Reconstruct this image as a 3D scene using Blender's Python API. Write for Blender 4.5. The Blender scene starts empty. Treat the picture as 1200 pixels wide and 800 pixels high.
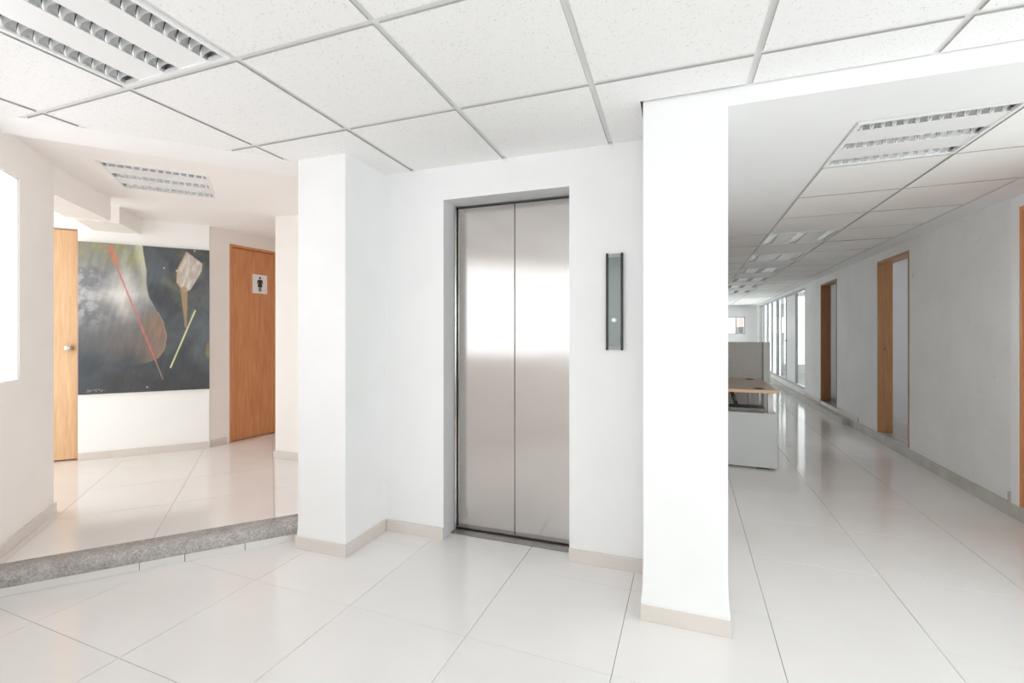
import bpy, bmesh, math, random
from mathutils import Vector, Matrix, noise

random.seed(7)
scene = bpy.context.scene
COL = scene.collection

# ------------------------------------------------------------------ camera
F_PX, YAW, HORIZON, CAM_H = 532.0, 0.34, 391.3, 1.258
cam_data = bpy.data.cameras.new('camera')
cam_data.sensor_width = 36.0
cam_data.lens = F_PX / 1200 * 36.0
cam_data.shift_y = (HORIZON - 400.0) / 1200.0
cam_data.clip_start = 0.02
cam_data.clip_end = 200
cam = bpy.data.objects.new('camera', cam_data)
cam.location = (0, 0, CAM_H)
cam.rotation_euler = (math.pi / 2, 0, YAW)
COL.objects.link(cam)
scene.camera = cam

# ------------------------------------------------------------------ world, exposure
world = bpy.data.worlds.new('overcast_sky')
scene.world = world
world.use_nodes = True
bg = world.node_tree.nodes['Background']
bg.inputs['Color'].default_value = (0.975, 0.98, 1.0, 1)
bg.inputs['Strength'].default_value = 3.2
vs = scene.view_settings
vs.view_transform = 'Standard'
vs.look = 'None'
vs.gamma = 1.0
vs.use_curve_mapping = False
vs.exposure = 0.22
cy = scene.cycles
cy.max_bounces = 16
cy.diffuse_bounces = 12
cy.glossy_bounces = 6
cy.transparent_max_bounces = 16
cy.transmission_bounces = 6
cy.caustics_reflective = False
cy.caustics_refractive = False
cy.sample_clamp_indirect = 12.0
cy.use_denoising = True
try:
    cy.denoiser = 'OPENIMAGEDENOISE'
except Exception:
    pass

# ------------------------------------------------------------------ frames
# world axes run along the lift wall; the hall (pq) and the corridor are turned
A_H = math.radians(47.5)
A_C = -0.0297


class Frame:
    def __init__(self, ang, org=(0, 0)):
        self.a, self.c, self.s, self.o = ang, math.cos(ang), math.sin(ang), org

    def w(self, x, y):
        return (self.o[0] + self.c * x - self.s * y, self.o[1] + self.s * x + self.c * y)

    def l(self, X, Y):
        X, Y = X - self.o[0], Y - self.o[1]
        return (self.c * X + self.s * Y, -self.s * X + self.c * Y)


FW = Frame(0.0)
FH = Frame(A_H)
FC = Frame(A_C)
FD = Frame(math.radians(84), (-4.405, 3.30))   # wall with the washroom door: x along the wall, y away from the viewer's side

# levels
H_LOBBY = 2.281
H_CORR = 2.207
H_HALL = 2.34
Z_HALL = 0.115
ROOF = 2.62
Y_LIFT = 2.485
X_RIGHT = 2.09     # corridor frame
P_LEFT = -1.225    # hall frame, wall face
Q_END = 3.945      # end of the left wall
P_END = -2.45      # end window of the hall pocket


# ------------------------------------------------------------------ materials
def new_mat(name):
    m = bpy.data.materials.new(name)
    m.use_nodes = True
    nt = m.node_tree
    return m, nt, nt.nodes['Principled BSDF']


def node(nt, typ, **kw):
    n = nt.nodes.new(typ)
    for k, v in kw.items():
        if k.startswith('i_'):
            n.inputs[k[2:].replace('_', ' ')].default_value = v
        else:
            setattr(n, k, v)
    return n


def ramp(nt, src, stops):
    r = nt.nodes.new('ShaderNodeValToRGB')
    e = r.color_ramp.elements
    while len(e) > 1:
        e.remove(e[-1])
    e[0].position, e[0].color = stops[0][0], (*stops[0][1], 1)
    for p, c in stops[1:]:
        k = e.new(p)
        k.color = (*c, 1)
    nt.links.new(src, r.inputs['Fac'])
    return r.outputs['Color']


def coords(nt, scale=(1, 1, 1), rot=(0, 0, 0)):
    g = nt.nodes.new('ShaderNodeNewGeometry')
    mp = nt.nodes.new('ShaderNodeMapping')
    mp.inputs['Scale'].default_value = scale
    mp.inputs['Rotation'].default_value = rot
    nt.links.new(g.outputs['Position'], mp.inputs['Vector'])
    return mp.outputs['Vector']


def bump(nt, bsdf, src, strength=0.1, dist=0.002):
    b = node(nt, 'ShaderNodeBump', i_Strength=strength, i_Distance=dist)
    nt.links.new(src, b.inputs['Height'])
    nt.links.new(b.outputs['Normal'], bsdf.inputs['Normal'])


def mat_plain(name, col, rough=0.5, metal=0.0, spec=0.5, var=0.0, vscale=4.0, bumps=0.0, bscale=60.0):
    m, nt, b = new_mat(name)
    b.inputs['Base Color'].default_value = (*col, 1)
    b.inputs['Roughness'].default_value = rough
    b.inputs['Metallic'].default_value = metal
    b.inputs['Specular IOR Level'].default_value = spec
    if var or bumps:
        v = coords(nt)
    if var:
        n = node(nt, 'ShaderNodeTexNoise', i_Scale=vscale, i_Detail=4.0)
        nt.links.new(v, n.inputs['Vector'])
        lo = tuple(max(0, c * (1 - var)) for c in col)
        hi = tuple(min(1, c * (1 + var)) for c in col)
        nt.links.new(ramp(nt, n.outputs['Fac'], [(0.3, lo), (0.7, hi)]), b.inputs['Base Color'])
    if bumps:
        n2 = node(nt, 'ShaderNodeTexNoise', i_Scale=bscale, i_Detail=3.0)
        nt.links.new(v, n2.inputs['Vector'])
        bump(nt, b, n2.outputs['Fac'], bumps, 0.003)
    return m


def mat_scuffed_wall(name, col):
    m, nt, b = new_mat(name)
    b.inputs['Roughness'].default_value = 0.62
    v = coords(nt)
    n1 = node(nt, 'ShaderNodeTexNoise', i_Scale=1.3, i_Detail=6.0, i_Roughness=0.65)
    n2 = node(nt, 'ShaderNodeTexNoise', i_Scale=9.0, i_Detail=5.0, i_Roughness=0.7)
    nt.links.new(v, n1.inputs['Vector'])
    nt.links.new(v, n2.inputs['Vector'])
    c1 = ramp(nt, n1.outputs['Fac'], [(0.3, tuple(c * 0.9 for c in col)), (0.62, col)])
    c2 = ramp(nt, n2.outputs['Fac'], [(0.27, (0.72, 0.70, 0.67)), (0.36, (1, 1, 1))])
    mx = node(nt, 'ShaderNodeMix', data_type='RGBA', blend_type='MULTIPLY')
    mx.inputs['Factor'].default_value = 0.8
    nt.links.new(c1, mx.inputs['A'])
    nt.links.new(c2, mx.inputs['B'])
    nt.links.new(mx.outputs['Result'], b.inputs['Base Color'])
    bump(nt, b, n2.outputs['Fac'], 0.08, 0.004)
    return m


def mat_ceiling_tile(name):
    m, nt, b = new_mat(name)
    b.inputs['Roughness'].default_value = 0.85
    b.inputs['Specular IOR Level'].default_value = 0.2
    v = coords(nt)
    nz = node(nt, 'ShaderNodeTexNoise', i_Scale=60.0, i_Detail=2.0)
    nt.links.new(v, nz.inputs['Vector'])
    ad = node(nt, 'ShaderNodeVectorMath', operation='MULTIPLY_ADD')
    ad.inputs[1].default_value = (0.012, 0.012, 0.012)
    nt.links.new(nz.outputs['Color'], ad.inputs[0])
    nt.links.new(v, ad.inputs[2])
    vo = node(nt, 'ShaderNodeTexVoronoi', i_Scale=150.0)
    nt.links.new(ad.outputs['Vector'], vo.inputs['Vector'])
    big = node(nt, 'ShaderNodeTexNoise', i_Scale=70.0, i_Detail=2.0)
    nt.links.new(v, big.inputs['Vector'])
    # pits: small cell centres, thinned out by a second noise
    thr = node(nt, 'ShaderNodeMapRange')
    thr.inputs['From Min'].default_value = 0.36
    thr.inputs['From Max'].default_value = 0.75
    thr.inputs['To Min'].default_value = 0.02
    thr.inputs['To Max'].default_value = 0.36
    nt.links.new(big.outputs['Fac'], thr.inputs['Value'])
    sub = node(nt, 'ShaderNodeMath', operation='SUBTRACT')
    nt.links.new(vo.outputs['Distance'], sub.inputs[0])
    nt.links.new(thr.outputs['Result'], sub.inputs[1])
    mr = node(nt, 'ShaderNodeMapRange')
    mr.inputs['From Min'].default_value = -0.03
    mr.inputs['From Max'].default_value = 0.06
    nt.links.new(sub.outputs['Value'], mr.inputs['Value'])
    nt.links.new(ramp(nt, mr.outputs['Result'], [(0.0, (0.62, 0.61, 0.60)), (1.0, (0.86, 0.855, 0.85))]), b.inputs['Base Color'])
    bump(nt, b, mr.outputs['Result'], 0.25, 0.002)
    return m


def mat_floor(name, col, joints=False):
    m, nt, b = new_mat(name)
    b.inputs['Roughness'].default_value = 0.09
    b.inputs['Specular IOR Level'].default_value = 0.55
    v = coords(nt)
    n1 = node(nt, 'ShaderNodeTexNoise', i_Scale=2.2, i_Detail=5.0)
    nt.links.new(v, n1.inputs['Vector'])
    c = ramp(nt, n1.outputs['Fac'], [(0.3, tuple(x * 0.95 for x in col)), (0.7, col)])
    n2 = node(nt, 'ShaderNodeTexNoise', i_Scale=7.0, i_Detail=4.0)
    nt.links.new(v, n2.inputs['Vector'])
    r2 = node(nt, 'ShaderNodeMapRange')
    r2.inputs['To Min'].default_value = 0.06
    r2.inputs['To Max'].default_value = 0.13
    nt.links.new(n2.outputs['Fac'], r2.inputs['Value'])
    nt.links.new(r2.outputs['Result'], b.inputs['Roughness'])
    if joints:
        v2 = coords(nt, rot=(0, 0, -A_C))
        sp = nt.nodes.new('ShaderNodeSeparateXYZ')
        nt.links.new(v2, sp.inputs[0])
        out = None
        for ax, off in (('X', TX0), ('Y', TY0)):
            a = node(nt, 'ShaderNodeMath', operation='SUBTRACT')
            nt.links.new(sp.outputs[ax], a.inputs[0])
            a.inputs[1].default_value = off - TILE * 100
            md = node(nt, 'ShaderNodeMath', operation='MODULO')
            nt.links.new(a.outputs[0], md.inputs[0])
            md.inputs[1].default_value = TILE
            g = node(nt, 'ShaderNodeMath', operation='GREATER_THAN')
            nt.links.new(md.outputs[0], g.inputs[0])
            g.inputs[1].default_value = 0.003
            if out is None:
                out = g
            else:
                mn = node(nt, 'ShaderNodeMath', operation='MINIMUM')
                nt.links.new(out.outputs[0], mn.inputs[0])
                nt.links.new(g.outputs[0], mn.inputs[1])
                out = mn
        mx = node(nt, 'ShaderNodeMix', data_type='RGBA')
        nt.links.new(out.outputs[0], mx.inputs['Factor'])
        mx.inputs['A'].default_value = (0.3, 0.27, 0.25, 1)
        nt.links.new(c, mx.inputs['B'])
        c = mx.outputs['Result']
    nt.links.new(c, b.inputs['Base Color'])
    return m


def mat_wood(name, c1, c2, ang=0.0, rough=0.35):
    m, nt, b = new_mat(name)
    b.inputs['Roughness'].default_value = rough
    v = coords(nt, scale=(14, 14, 0.9), rot=(0, 0, ang))
    n1 = node(nt, 'ShaderNodeTexNoise', i_Scale=3.0, i_Detail=8.0, i_Roughness=0.6, i_Distortion=0.6)
    nt.links.new(v, n1.inputs['Vector'])
    v2 = coords(nt, scale=(60, 60, 2.5), rot=(0, 0, ang))
    n2 = node(nt, 'ShaderNodeTexNoise', i_Scale=3.0, i_Detail=4.0)
    nt.links.new(v2, n2.inputs['Vector'])
    av = node(nt, 'ShaderNodeMath', operation='MULTIPLY_ADD')
    nt.links.new(n2.outputs['Fac'], av.inputs[0])
    av.inputs[1].default_value = 0.4
    nt.links.new(n1.outputs['Fac'], av.inputs[2])
    nt.links.new(ramp(nt, av.outputs[0], [(0.5, c1), (0.9, c2)]), b.inputs['Base Color'])
    return m


def mat_concrete(name):
    m, nt, b = new_mat(name)
    b.inputs['Roughness'].default_value = 0.7
    v = coords(nt)
    n1 = node(nt, 'ShaderNodeTexNoise', i_Scale=90.0, i_Detail=5.0, i_Roughness=0.8)
    n2 = node(nt, 'ShaderNodeTexNoise', i_Scale=9.0, i_Detail=5.0, i_Roughness=0.7)
    vo = node(nt, 'ShaderNodeTexVoronoi', i_Scale=160.0)
    for n in (n1, n2, vo):
        nt.links.new(v, n.inputs['Vector'])
    a = node(nt, 'ShaderNodeMath', operation='MULTIPLY_ADD')
    nt.links.new(n2.outputs['Fac'], a.inputs[0])
    a.inputs[1].default_value = 0.55
    nt.links.new(n1.outputs['Fac'], a.inputs[2])
    nt.links.new(ramp(nt, a.outputs[0], [(0.5, (0.17, 0.155, 0.15)), (0.75, (0.38, 0.36, 0.345)), (1.0, (0.64, 0.62, 0.60))]), b.inputs['Base Color'])
    bump(nt, b, n1.outputs['Fac'], 0.5, 0.004)
    return m


def mat_steel(name, col, rough):
    m, nt, b = new_mat(name)
    b.inputs['Base Color'].default_value = (*col, 1)
    b.inputs['Metallic'].default_value = 1.0
    v = coords(nt, scale=(220, 220, 1.2))
    n1 = node(nt, 'ShaderNodeTexNoise', i_Scale=3.0, i_Detail=3.0)
    nt.links.new(v, n1.inputs['Vector'])
    r = node(nt, 'ShaderNodeMapRange')
    r.inputs['To Min'].default_value = rough * 0.8
    r.inputs['To Max'].default_value = rough * 1.25
    nt.links.new(n1.outputs['Fac'], r.inputs['Value'])
    nt.links.new(r.outputs['Result'], b.inputs['Roughness'])
    nb = node(nt, 'ShaderNodeTexNoise', i_Scale=1.6, i_Detail=1.0)
    nt.links.new(coords(nt, scale=(1.0, 1.0, 2.6)), nb.inputs['Vector'])
    bump(nt, b, nb.outputs['Fac'], 0.06, 0.02)
    return m


def mat_glass(name, tint=(0.95, 0.98, 0.97), refl=0.12):
    m = bpy.data.materials.new(name)
    m.use_nodes = True
    nt = m.node_tree
    nt.nodes.clear()
    o = nt.nodes.new('ShaderNodeOutputMaterial')
    t = nt.nodes.new('ShaderNodeBsdfTransparent')
    t.inputs['Color'].default_value = (*tint, 1)
    g = nt.nodes.new('ShaderNodeBsdfGlossy')
    g.inputs['Roughness'].default_value = 0.02
    # Schlick reflectance, the same from both sides of the sheet
    ge = nt.nodes.new('ShaderNodeNewGeometry')
    dt = node(nt, 'ShaderNodeVectorMath', operation='DOT_PRODUCT')
    nt.links.new(ge.outputs['Incoming'], dt.inputs[0])
    nt.links.new(ge.outputs['Normal'], dt.inputs[1])
    ab = node(nt, 'ShaderNodeMath', operation='ABSOLUTE')
    nt.links.new(dt.outputs['Value'], ab.inputs[0])
    om = node(nt, 'ShaderNodeMath', operation='SUBTRACT')
    om.inputs[0].default_value = 1.0
    nt.links.new(ab.outputs[0], om.inputs[1])
    pw = node(nt, 'ShaderNodeMath', operation='POWER')
    nt.links.new(om.outputs[0], pw.inputs[0])
    pw.inputs[1].default_value = 5.0
    fr = node(nt, 'ShaderNodeMath', operation='MULTIPLY_ADD')
    nt.links.new(pw.outputs[0], fr.inputs[0])
    fr.inputs[1].default_value = 0.96
    fr.inputs[2].default_value = 0.04
    mx = nt.nodes.new('ShaderNodeMixShader')
    nt.links.new(fr.outputs[0], mx.inputs[0])
    nt.links.new(t.outputs[0], mx.inputs[1])
    nt.links.new(g.outputs[0], mx.inputs[2])
    nt.links.new(mx.outputs[0], o.inputs['Surface'])
    return m


def mat_frosted(name):
    m = bpy.data.materials.new(name)
    m.use_nodes = True
    nt = m.node_tree
    nt.nodes.clear()
    o = nt.nodes.new('ShaderNodeOutputMaterial')
    t = nt.nodes.new('ShaderNodeBsdfTranslucent')
    t.inputs['Color'].default_value = (0.92, 0.92, 0.92, 1)
    g = nt.nodes.new('ShaderNodeBsdfDiffuse')
    g.inputs['Color'].default_value = (0.85, 0.85, 0.85, 1)
    mx = nt.nodes.new('ShaderNodeMixShader')
    mx.inputs[0].default_value = 0.15
    nt.links.new(t.outputs[0], mx.inputs[1])
    nt.links.new(g.outputs[0], mx.inputs[2])
    nt.links.new(mx.outputs[0], o.inputs['Surface'])
    return m


def mat_attr(name, rough):
    m, nt, b = new_mat(name)
    b.inputs['Roughness'].default_value = rough
    a = node(nt, 'ShaderNodeVertexColor', layer_name='paint')
    nt.links.new(a.outputs['Color'], b.inputs['Base Color'])
    n = node(nt, 'ShaderNodeTexNoise', i_Scale=70.0, i_Detail=4.0)
    nt.links.new(coords(nt), n.inputs['Vector'])
    bump(nt, b, n.outputs['Fac'], 0.15, 0.002)
    return m


TILE = 0.59956
TX0, TY0 = FC.l(-2.0105, 1.7529)

M = {}
M['wall'] = mat_plain('white_wall_paint', (0.84, 0.84, 0.845), 0.6, var=0.015, bumps=0.05, bscale=40)
M['wall_lit'] = mat_plain('lit_wall_paint', (0.90, 0.90, 0.895), 0.6, var=0.01)  # lighter copy of the wall paint, strong light put into its colour
M['wall_hall'] = mat_plain('warm_hall_wall', (0.88, 0.84, 0.812), 0.6, var=0.015, bumps=0.05, bscale=40)  # warmer base tone than the lobby walls
M['wall_corr'] = mat_scuffed_wall('scuffed_wall_paint', (0.84, 0.835, 0.83))
M['plaster'] = mat_plain('ceiling_plaster', (0.89, 0.885, 0.88), 0.75, var=0.01)
M['plaster_hall'] = mat_plain('hall_ceiling_plaster', (0.89, 0.86, 0.84), 0.75, var=0.01)
M['ctile'] = mat_ceiling_tile('mineral_ceiling_tile')
M['ctile_corr'] = mat_plain('smooth_ceiling_tile', (0.87, 0.86, 0.845), 0.8, var=0.02, vscale=3)
M['tee'] = mat_plain('painted_tee', (0.74, 0.74, 0.735), 0.45)
M['tile_edge'] = mat_plain('raw_shaded_tile_edge', (0.42, 0.41, 0.39), 0.9)  # raw edge colour, darkened to paint in the groove shadow too
M['tee_corr'] = mat_plain('painted_tee_grey', (0.62, 0.615, 0.60), 0.45)
M['floor'] = mat_floor('polished_porcelain', (0.83, 0.805, 0.79))
M['floor_hall'] = mat_floor('polished_porcelain_cream', (0.83, 0.79, 0.765))
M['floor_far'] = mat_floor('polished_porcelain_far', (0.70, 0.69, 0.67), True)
M['grout'] = mat_plain('grey_grout', (0.38, 0.35, 0.33), 0.9)
M['skirt'] = mat_plain('beige_skirting_tile', (0.69, 0.64, 0.60), 0.25, var=0.03)
M['skirt_riser'] = mat_plain('pale_riser_tile', (0.74, 0.73, 0.715), 0.25, var=0.02)
M['skirt_corr'] = mat_plain('grey_skirting_tile', (0.52, 0.495, 0.46), 0.4, var=0.12, vscale=6)
M['concrete'] = mat_concrete('ground_concrete')
M['steel'] = mat_steel('brushed_steel', (0.63, 0.60, 0.58), 0.15)
M['steel_dark'] = mat_plain('dark_steel', (0.16, 0.15, 0.145), 0.35, metal=0.8)
M['sill'] = mat_plain('lift_sill', (0.24, 0.215, 0.205), 0.25, metal=0.2, var=0.15, vscale=30)
M['black'] = mat_plain('black_plastic', (0.02, 0.02, 0.02), 0.4)
M['panel_glass'] = mat_plain('smoked_glass', (0.20, 0.235, 0.225), 0.12, spec=0.5)
M['cap_grey'] = mat_plain('grey_cap', (0.33, 0.34, 0.33), 0.4)
M['chrome'] = mat_plain('satin_chrome', (0.75, 0.75, 0.75), 0.2, metal=1.0)
M['button'] = mat_plain('button_steel', (0.80, 0.84, 0.88), 0.3, metal=0.6)
M['wood_pale'] = mat_wood('pale_wood', (0.66, 0.40, 0.22), (0.80, 0.54, 0.33), A_H)
M['wood_red'] = mat_wood('red_oak_veneer', (0.54, 0.21, 0.08), (0.70, 0.33, 0.15), 0.0)
M['wood_jamb'] = mat_wood('jamb_wood', (0.33, 0.155, 0.065), (0.45, 0.235, 0.11), 0.0)
M['alu'] = mat_plain('aluminium', (0.55, 0.56, 0.57), 0.35, metal=0.85)
M['louver'] = mat_plain('louver_aluminium', (0.80, 0.80, 0.795), 0.3, metal=0.3)
M['reflector'] = mat_plain('reflector_aluminium', (0.52, 0.52, 0.52), 0.25, metal=0.85)
M['louver_white'] = mat_plain('white_enamel', (0.84, 0.84, 0.84), 0.35)
M['tube'] = mat_plain('unlit_tube', (0.85, 0.85, 0.84), 0.25)
M['glass'] = mat_glass('clear_glass')
M['glass_dim'] = mat_glass('dimming_glass', (0.74, 0.745, 0.745))  # tint added to hold back daylight through an unseen pane
M['frosted'] = mat_frosted('frosted_glass')
M['canvas_side'] = mat_plain('canvas_edge', (0.45, 0.43, 0.40), 0.8)
M['painting'] = mat_attr('oil_paint', 0.38)
M['sign_white'] = mat_plain('sign_white', (0.85, 0.84, 0.82), 0.35)
M['desk_grey'] = mat_plain('grey_laminate', (0.62, 0.645, 0.65), 0.45)
M['desk_wood'] = mat_plain('desk_laminate', (0.60, 0.47, 0.375), 0.35, var=0.05, vscale=12)
M['desk_edge'] = mat_plain('desk_edge_band', (0.74, 0.52, 0.32), 0.4)
M['fabric'] = mat_plain('grey_screen_fabric', (0.60, 0.595, 0.58), 0.9, var=0.04, vscale=30)
M['screen_end'] = mat_plain('screen_end_cap', (0.72, 0.73, 0.71), 0.5)
M['outside_pink'] = mat_plain('salmon_render', (0.34, 0.25, 0.22), 0.9)
M['outside_grey'] = mat_plain('grey_render', (0.08, 0.08, 0.08), 0.9)
M['office_carpet'] = mat_plain('office_floor', (0.36, 0.36, 0.35), 0.5, var=0.06)


# ------------------------------------------------------------------ mesh helpers
def link(name, me, parent=None, mat=None, kind=None):
    o = bpy.data.objects.new(name, me)
    COL.objects.link(o)
    if mat is not None and me is not None and not me.materials:
        me.materials.append(M[mat])
    if parent is not None:
        o.parent = parent
    if kind:
        o['kind'] = kind
    return o


def empty(name, loc=(0, 0, 0), rz=0.0, label=None, cat=None, group=None, kind=None):
    o = bpy.data.objects.new(name, None)
    o.empty_display_size = 0.1
    COL.objects.link(o)
    o.location = loc
    o.rotation_euler = (0, 0, rz)
    if label:
        o['label'] = label
    if cat:
        o['category'] = cat
    if group:
        o['group'] = group
    if kind:
        o['kind'] = kind
    return o


BOX_F = [(0, 3, 2, 1), (4, 5, 6, 7), (0, 1, 5, 4), (1, 2, 6, 5), (2, 3, 7, 6), (3, 0, 4, 7)]


def box_into(bm, fr, x0, x1, y0, y1, z0, z1):
    vs = [bm.verts.new((*fr.w(x, y), z)) for z in (z0, z1) for x, y in ((x0, y0), (x1, y0), (x1, y1), (x0, y1))]
    for f in BOX_F:
        bm.faces.new([vs[i] for i in f])


def finish(bm, name, bevel=0.0, smooth=False, seg=1):
    if bevel:
        bmesh.ops.bevel(bm, geom=list(bm.edges), offset=bevel, segments=seg, affect='EDGES', profile=0.5)
    bmesh.ops.recalc_face_normals(bm, faces=bm.faces)
    me = bpy.data.meshes.new(name)
    bm.to_mesh(me)
    bm.free()
    if smooth:
        for p in me.polygons:
            p.use_smooth = True
    return me


def box(name, fr, x0, x1, y0, y1, z0, z1, mat, parent=None, bevel=0.0, kind=None, seg=1):
    bm = bmesh.new()
    box_into(bm, fr, x0, x1, y0, y1, z0, z1)
    return link(name, finish(bm, name, bevel, seg=seg), parent, mat, kind)


def boxes(name, fr, lst, mat, parent=None, bevel=0.0, kind=None):
    bm = bmesh.new()
    for b in lst:
        box_into(bm, fr, *b)
    return link(name, finish(bm, name, bevel), parent, mat, kind)


def prism_mesh(name, poly, z0, z1, bevel=0.0):
    """poly: world xy list, counter-clockwise"""
    bm = bmesh.new()
    lo = [bm.verts.new((x, y, z0)) for x, y in poly]
    hi = [bm.verts.new((x, y, z1)) for x, y in poly]
    n = len(poly)
    bm.faces.new(lo[::-1])
    bm.faces.new(hi)
    for i in range(n):
        j = (i + 1) % n
        bm.faces.new((lo[i], lo[j], hi[j], hi[i]))
    return finish(bm, name, bevel)


def prism(name, poly, z0, z1, mat, parent=None, bevel=0.0, kind=None):
    return link(name, prism_mesh(name, poly, z0, z1, bevel), parent, mat, kind)


def clip(poly, a, b, c):
    """keep a*x + b*y <= c"""
    out = []
    n = len(poly)
    for i in range(n):
        p, q = poly[i], poly[(i + 1) % n]
        dp, dq = a * p[0] + b * p[1] - c, a * q[0] + b * q[1] - c
        if dp <= 0:
            out.append(p)
        if (dp < 0 < dq) or (dq < 0 < dp):
            t = dp / (dp - dq)
            out.append((p[0] + t * (q[0] - p[0]), p[1] + t * (q[1] - p[1])))
    return out


def area(poly):
    return 0.5 * sum(poly[i][0] * poly[(i + 1) % len(poly)][1] - poly[(i + 1) % len(poly)][0] * poly[i][1] for i in range(len(poly))) if len(poly) > 2 else 0


def clip_all(poly, planes):
    for pl in planes:
        poly = clip(poly, *pl)
        if len(poly) < 3:
            return []
    return poly


def ceil_tile(poly, z0, z1, mat, parent):
    me = prism_mesh('ceiling_tile', poly, z0, z1)
    me.materials.append(M[mat])
    me.materials.append(M['tile_edge'])
    for f in me.polygons:
        if abs(f.normal.z) < 0.5:
            f.material_index = 1
    return link('ceiling_tile', me, parent)


# half planes
def q_max(v): return (-FH.s, FH.c, v)
def q_min(v): return (FH.s, -FH.c, -v)
def p_max(v): return (FH.c, FH.s, v)
def p_min(v): return (-FH.c, -FH.s, -v)
def X_max(v): return (1, 0, v)
def X_min(v): return (-1, 0, -v)
def Y_max(v): return (0, 1, v)
def Y_min(v): return (0, -1, -v)
def cx_max(v): return (FC.c, FC.s, v)
def cx_min(v): return (-FC.c, -FC.s, -v)
def cy_max(v): return (-FC.s, FC.c, v)
def cy_min(v): return (FC.s, -FC.c, -v)


def rect(fr, x0, x1, y0, y1):
    return [fr.w(x0, y0), fr.w(x1, y0), fr.w(x1, y1), fr.w(x0, y1)]


def tube(name, pts, rad, mat, parent=None, seg=10):
    bm = bmesh.new()
    rings = []
    for i, p in enumerate(pts):
        p = Vector(p)
        d = (Vector(pts[min(i + 1, len(pts) - 1)]) - Vector(pts[max(i - 1, 0)])).normalized()
        u = d.orthogonal().normalized()
        w = d.cross(u)
        rings.append([bm.verts.new(p + rad * (math.cos(2 * math.pi * k / seg) * u + math.sin(2 * math.pi * k / seg) * w)) for k in range(seg)])
    for a, b in zip(rings, rings[1:]):
        for k in range(seg):
            bm.faces.new((a[k], a[(k + 1) % seg], b[(k + 1) % seg], b[k]))
    bm.faces.new(rings[0][::-1])
    bm.faces.new(rings[-1])
    return link(name, finish(bm, name, smooth=True), parent, mat)


def lathe(name, prof, mat, parent=None, seg=24, M4=None):
    """prof: (radius, height) pairs about local z"""
    bm = bmesh.new()
    rings = []
    for r, z in prof:
        if r < 1e-5:
            rings.append([bm.verts.new((0, 0, z))])
        else:
            rings.append([bm.verts.new((r * math.cos(2 * math.pi * k / seg), r * math.sin(2 * math.pi * k / seg), z)) for k in range(seg)])
    for a, b in zip(rings, rings[1:]):
        for k in range(seg):
            k2 = (k + 1) % seg
            if len(a) == 1 and len(b) == 1:
                continue
            if len(a) == 1:
                bm.faces.new((a[0], b[k], b[k2]))
            elif len(b) == 1:
                bm.faces.new((a[k], a[k2], b[0]))
            else:
                bm.faces.new((a[k], a[k2], b[k2], b[k]))
    if M4 is not None:
        bmesh.ops.transform(bm, matrix=M4, verts=bm.verts)
    return link(name, finish(bm, name, smooth=True), parent, mat)


def portal(fr, x0, x1, y0, y1, z0, z1, facing):
    """daylight portal in a window opening; facing = world-frame inward direction in fr"""
    l = bpy.data.lights.new('daylight_portal', 'AREA')
    l.shape = 'RECTANGLE'
    cx, cyy = fr.w((x0 + x1) / 2, (y0 + y1) / 2)
    wx = max(abs(x1 - x0), abs(y1 - y0))
    l.size, l.size_y = wx, z1 - z0
    l.cycles.is_portal = True
    o = bpy.data.objects.new('daylight_portal', l)
    COL.objects.link(o)
    fx, fy = fr.w(*facing)
    ox, oy = fr.w(0, 0)
    d = Vector((fx - ox, fy - oy, 0)).normalized()
    # area light shines along local -Z
    z = -d
    y = Vector((0, 0, 1))
    x = y.cross(z)
    m = Matrix((x, y, z)).transposed().to_4x4()
    m.translation = (cx, cyy, (z0 + z1) / 2)
    o.matrix_world = m
    return o


# ------------------------------------------------------------------ shell: slabs
FOOT = [clip_all(rect(FC, -4.15, 2.25, -6, 13.36), [p_min(P_LEFT - 0.15)]),
        rect(FC, 2.2, 4.77, 3.0, 13.29),
        rect(FH, P_END - 0.15, -0.3, 3.795, 5.66),
        clip_all(rect(FW, -4.75, -3.4, 2.4, 5.15), [q_min(3.0)]),
        rect(FW, -3.46, -2.0, 3.0, 6.4),
        rect(FC, -4.15, 2.3, 13.36, 16.85)]
base_slab = empty('floor', kind='structure')
roof = empty('roof', kind='structure')
for poly in FOOT:
    prism('floor_bed', poly, -0.25, -0.012, 'grout', base_slab)
    prism('roof_slab', poly, ROOF, ROOF + 0.12, 'plaster', roof)

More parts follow.
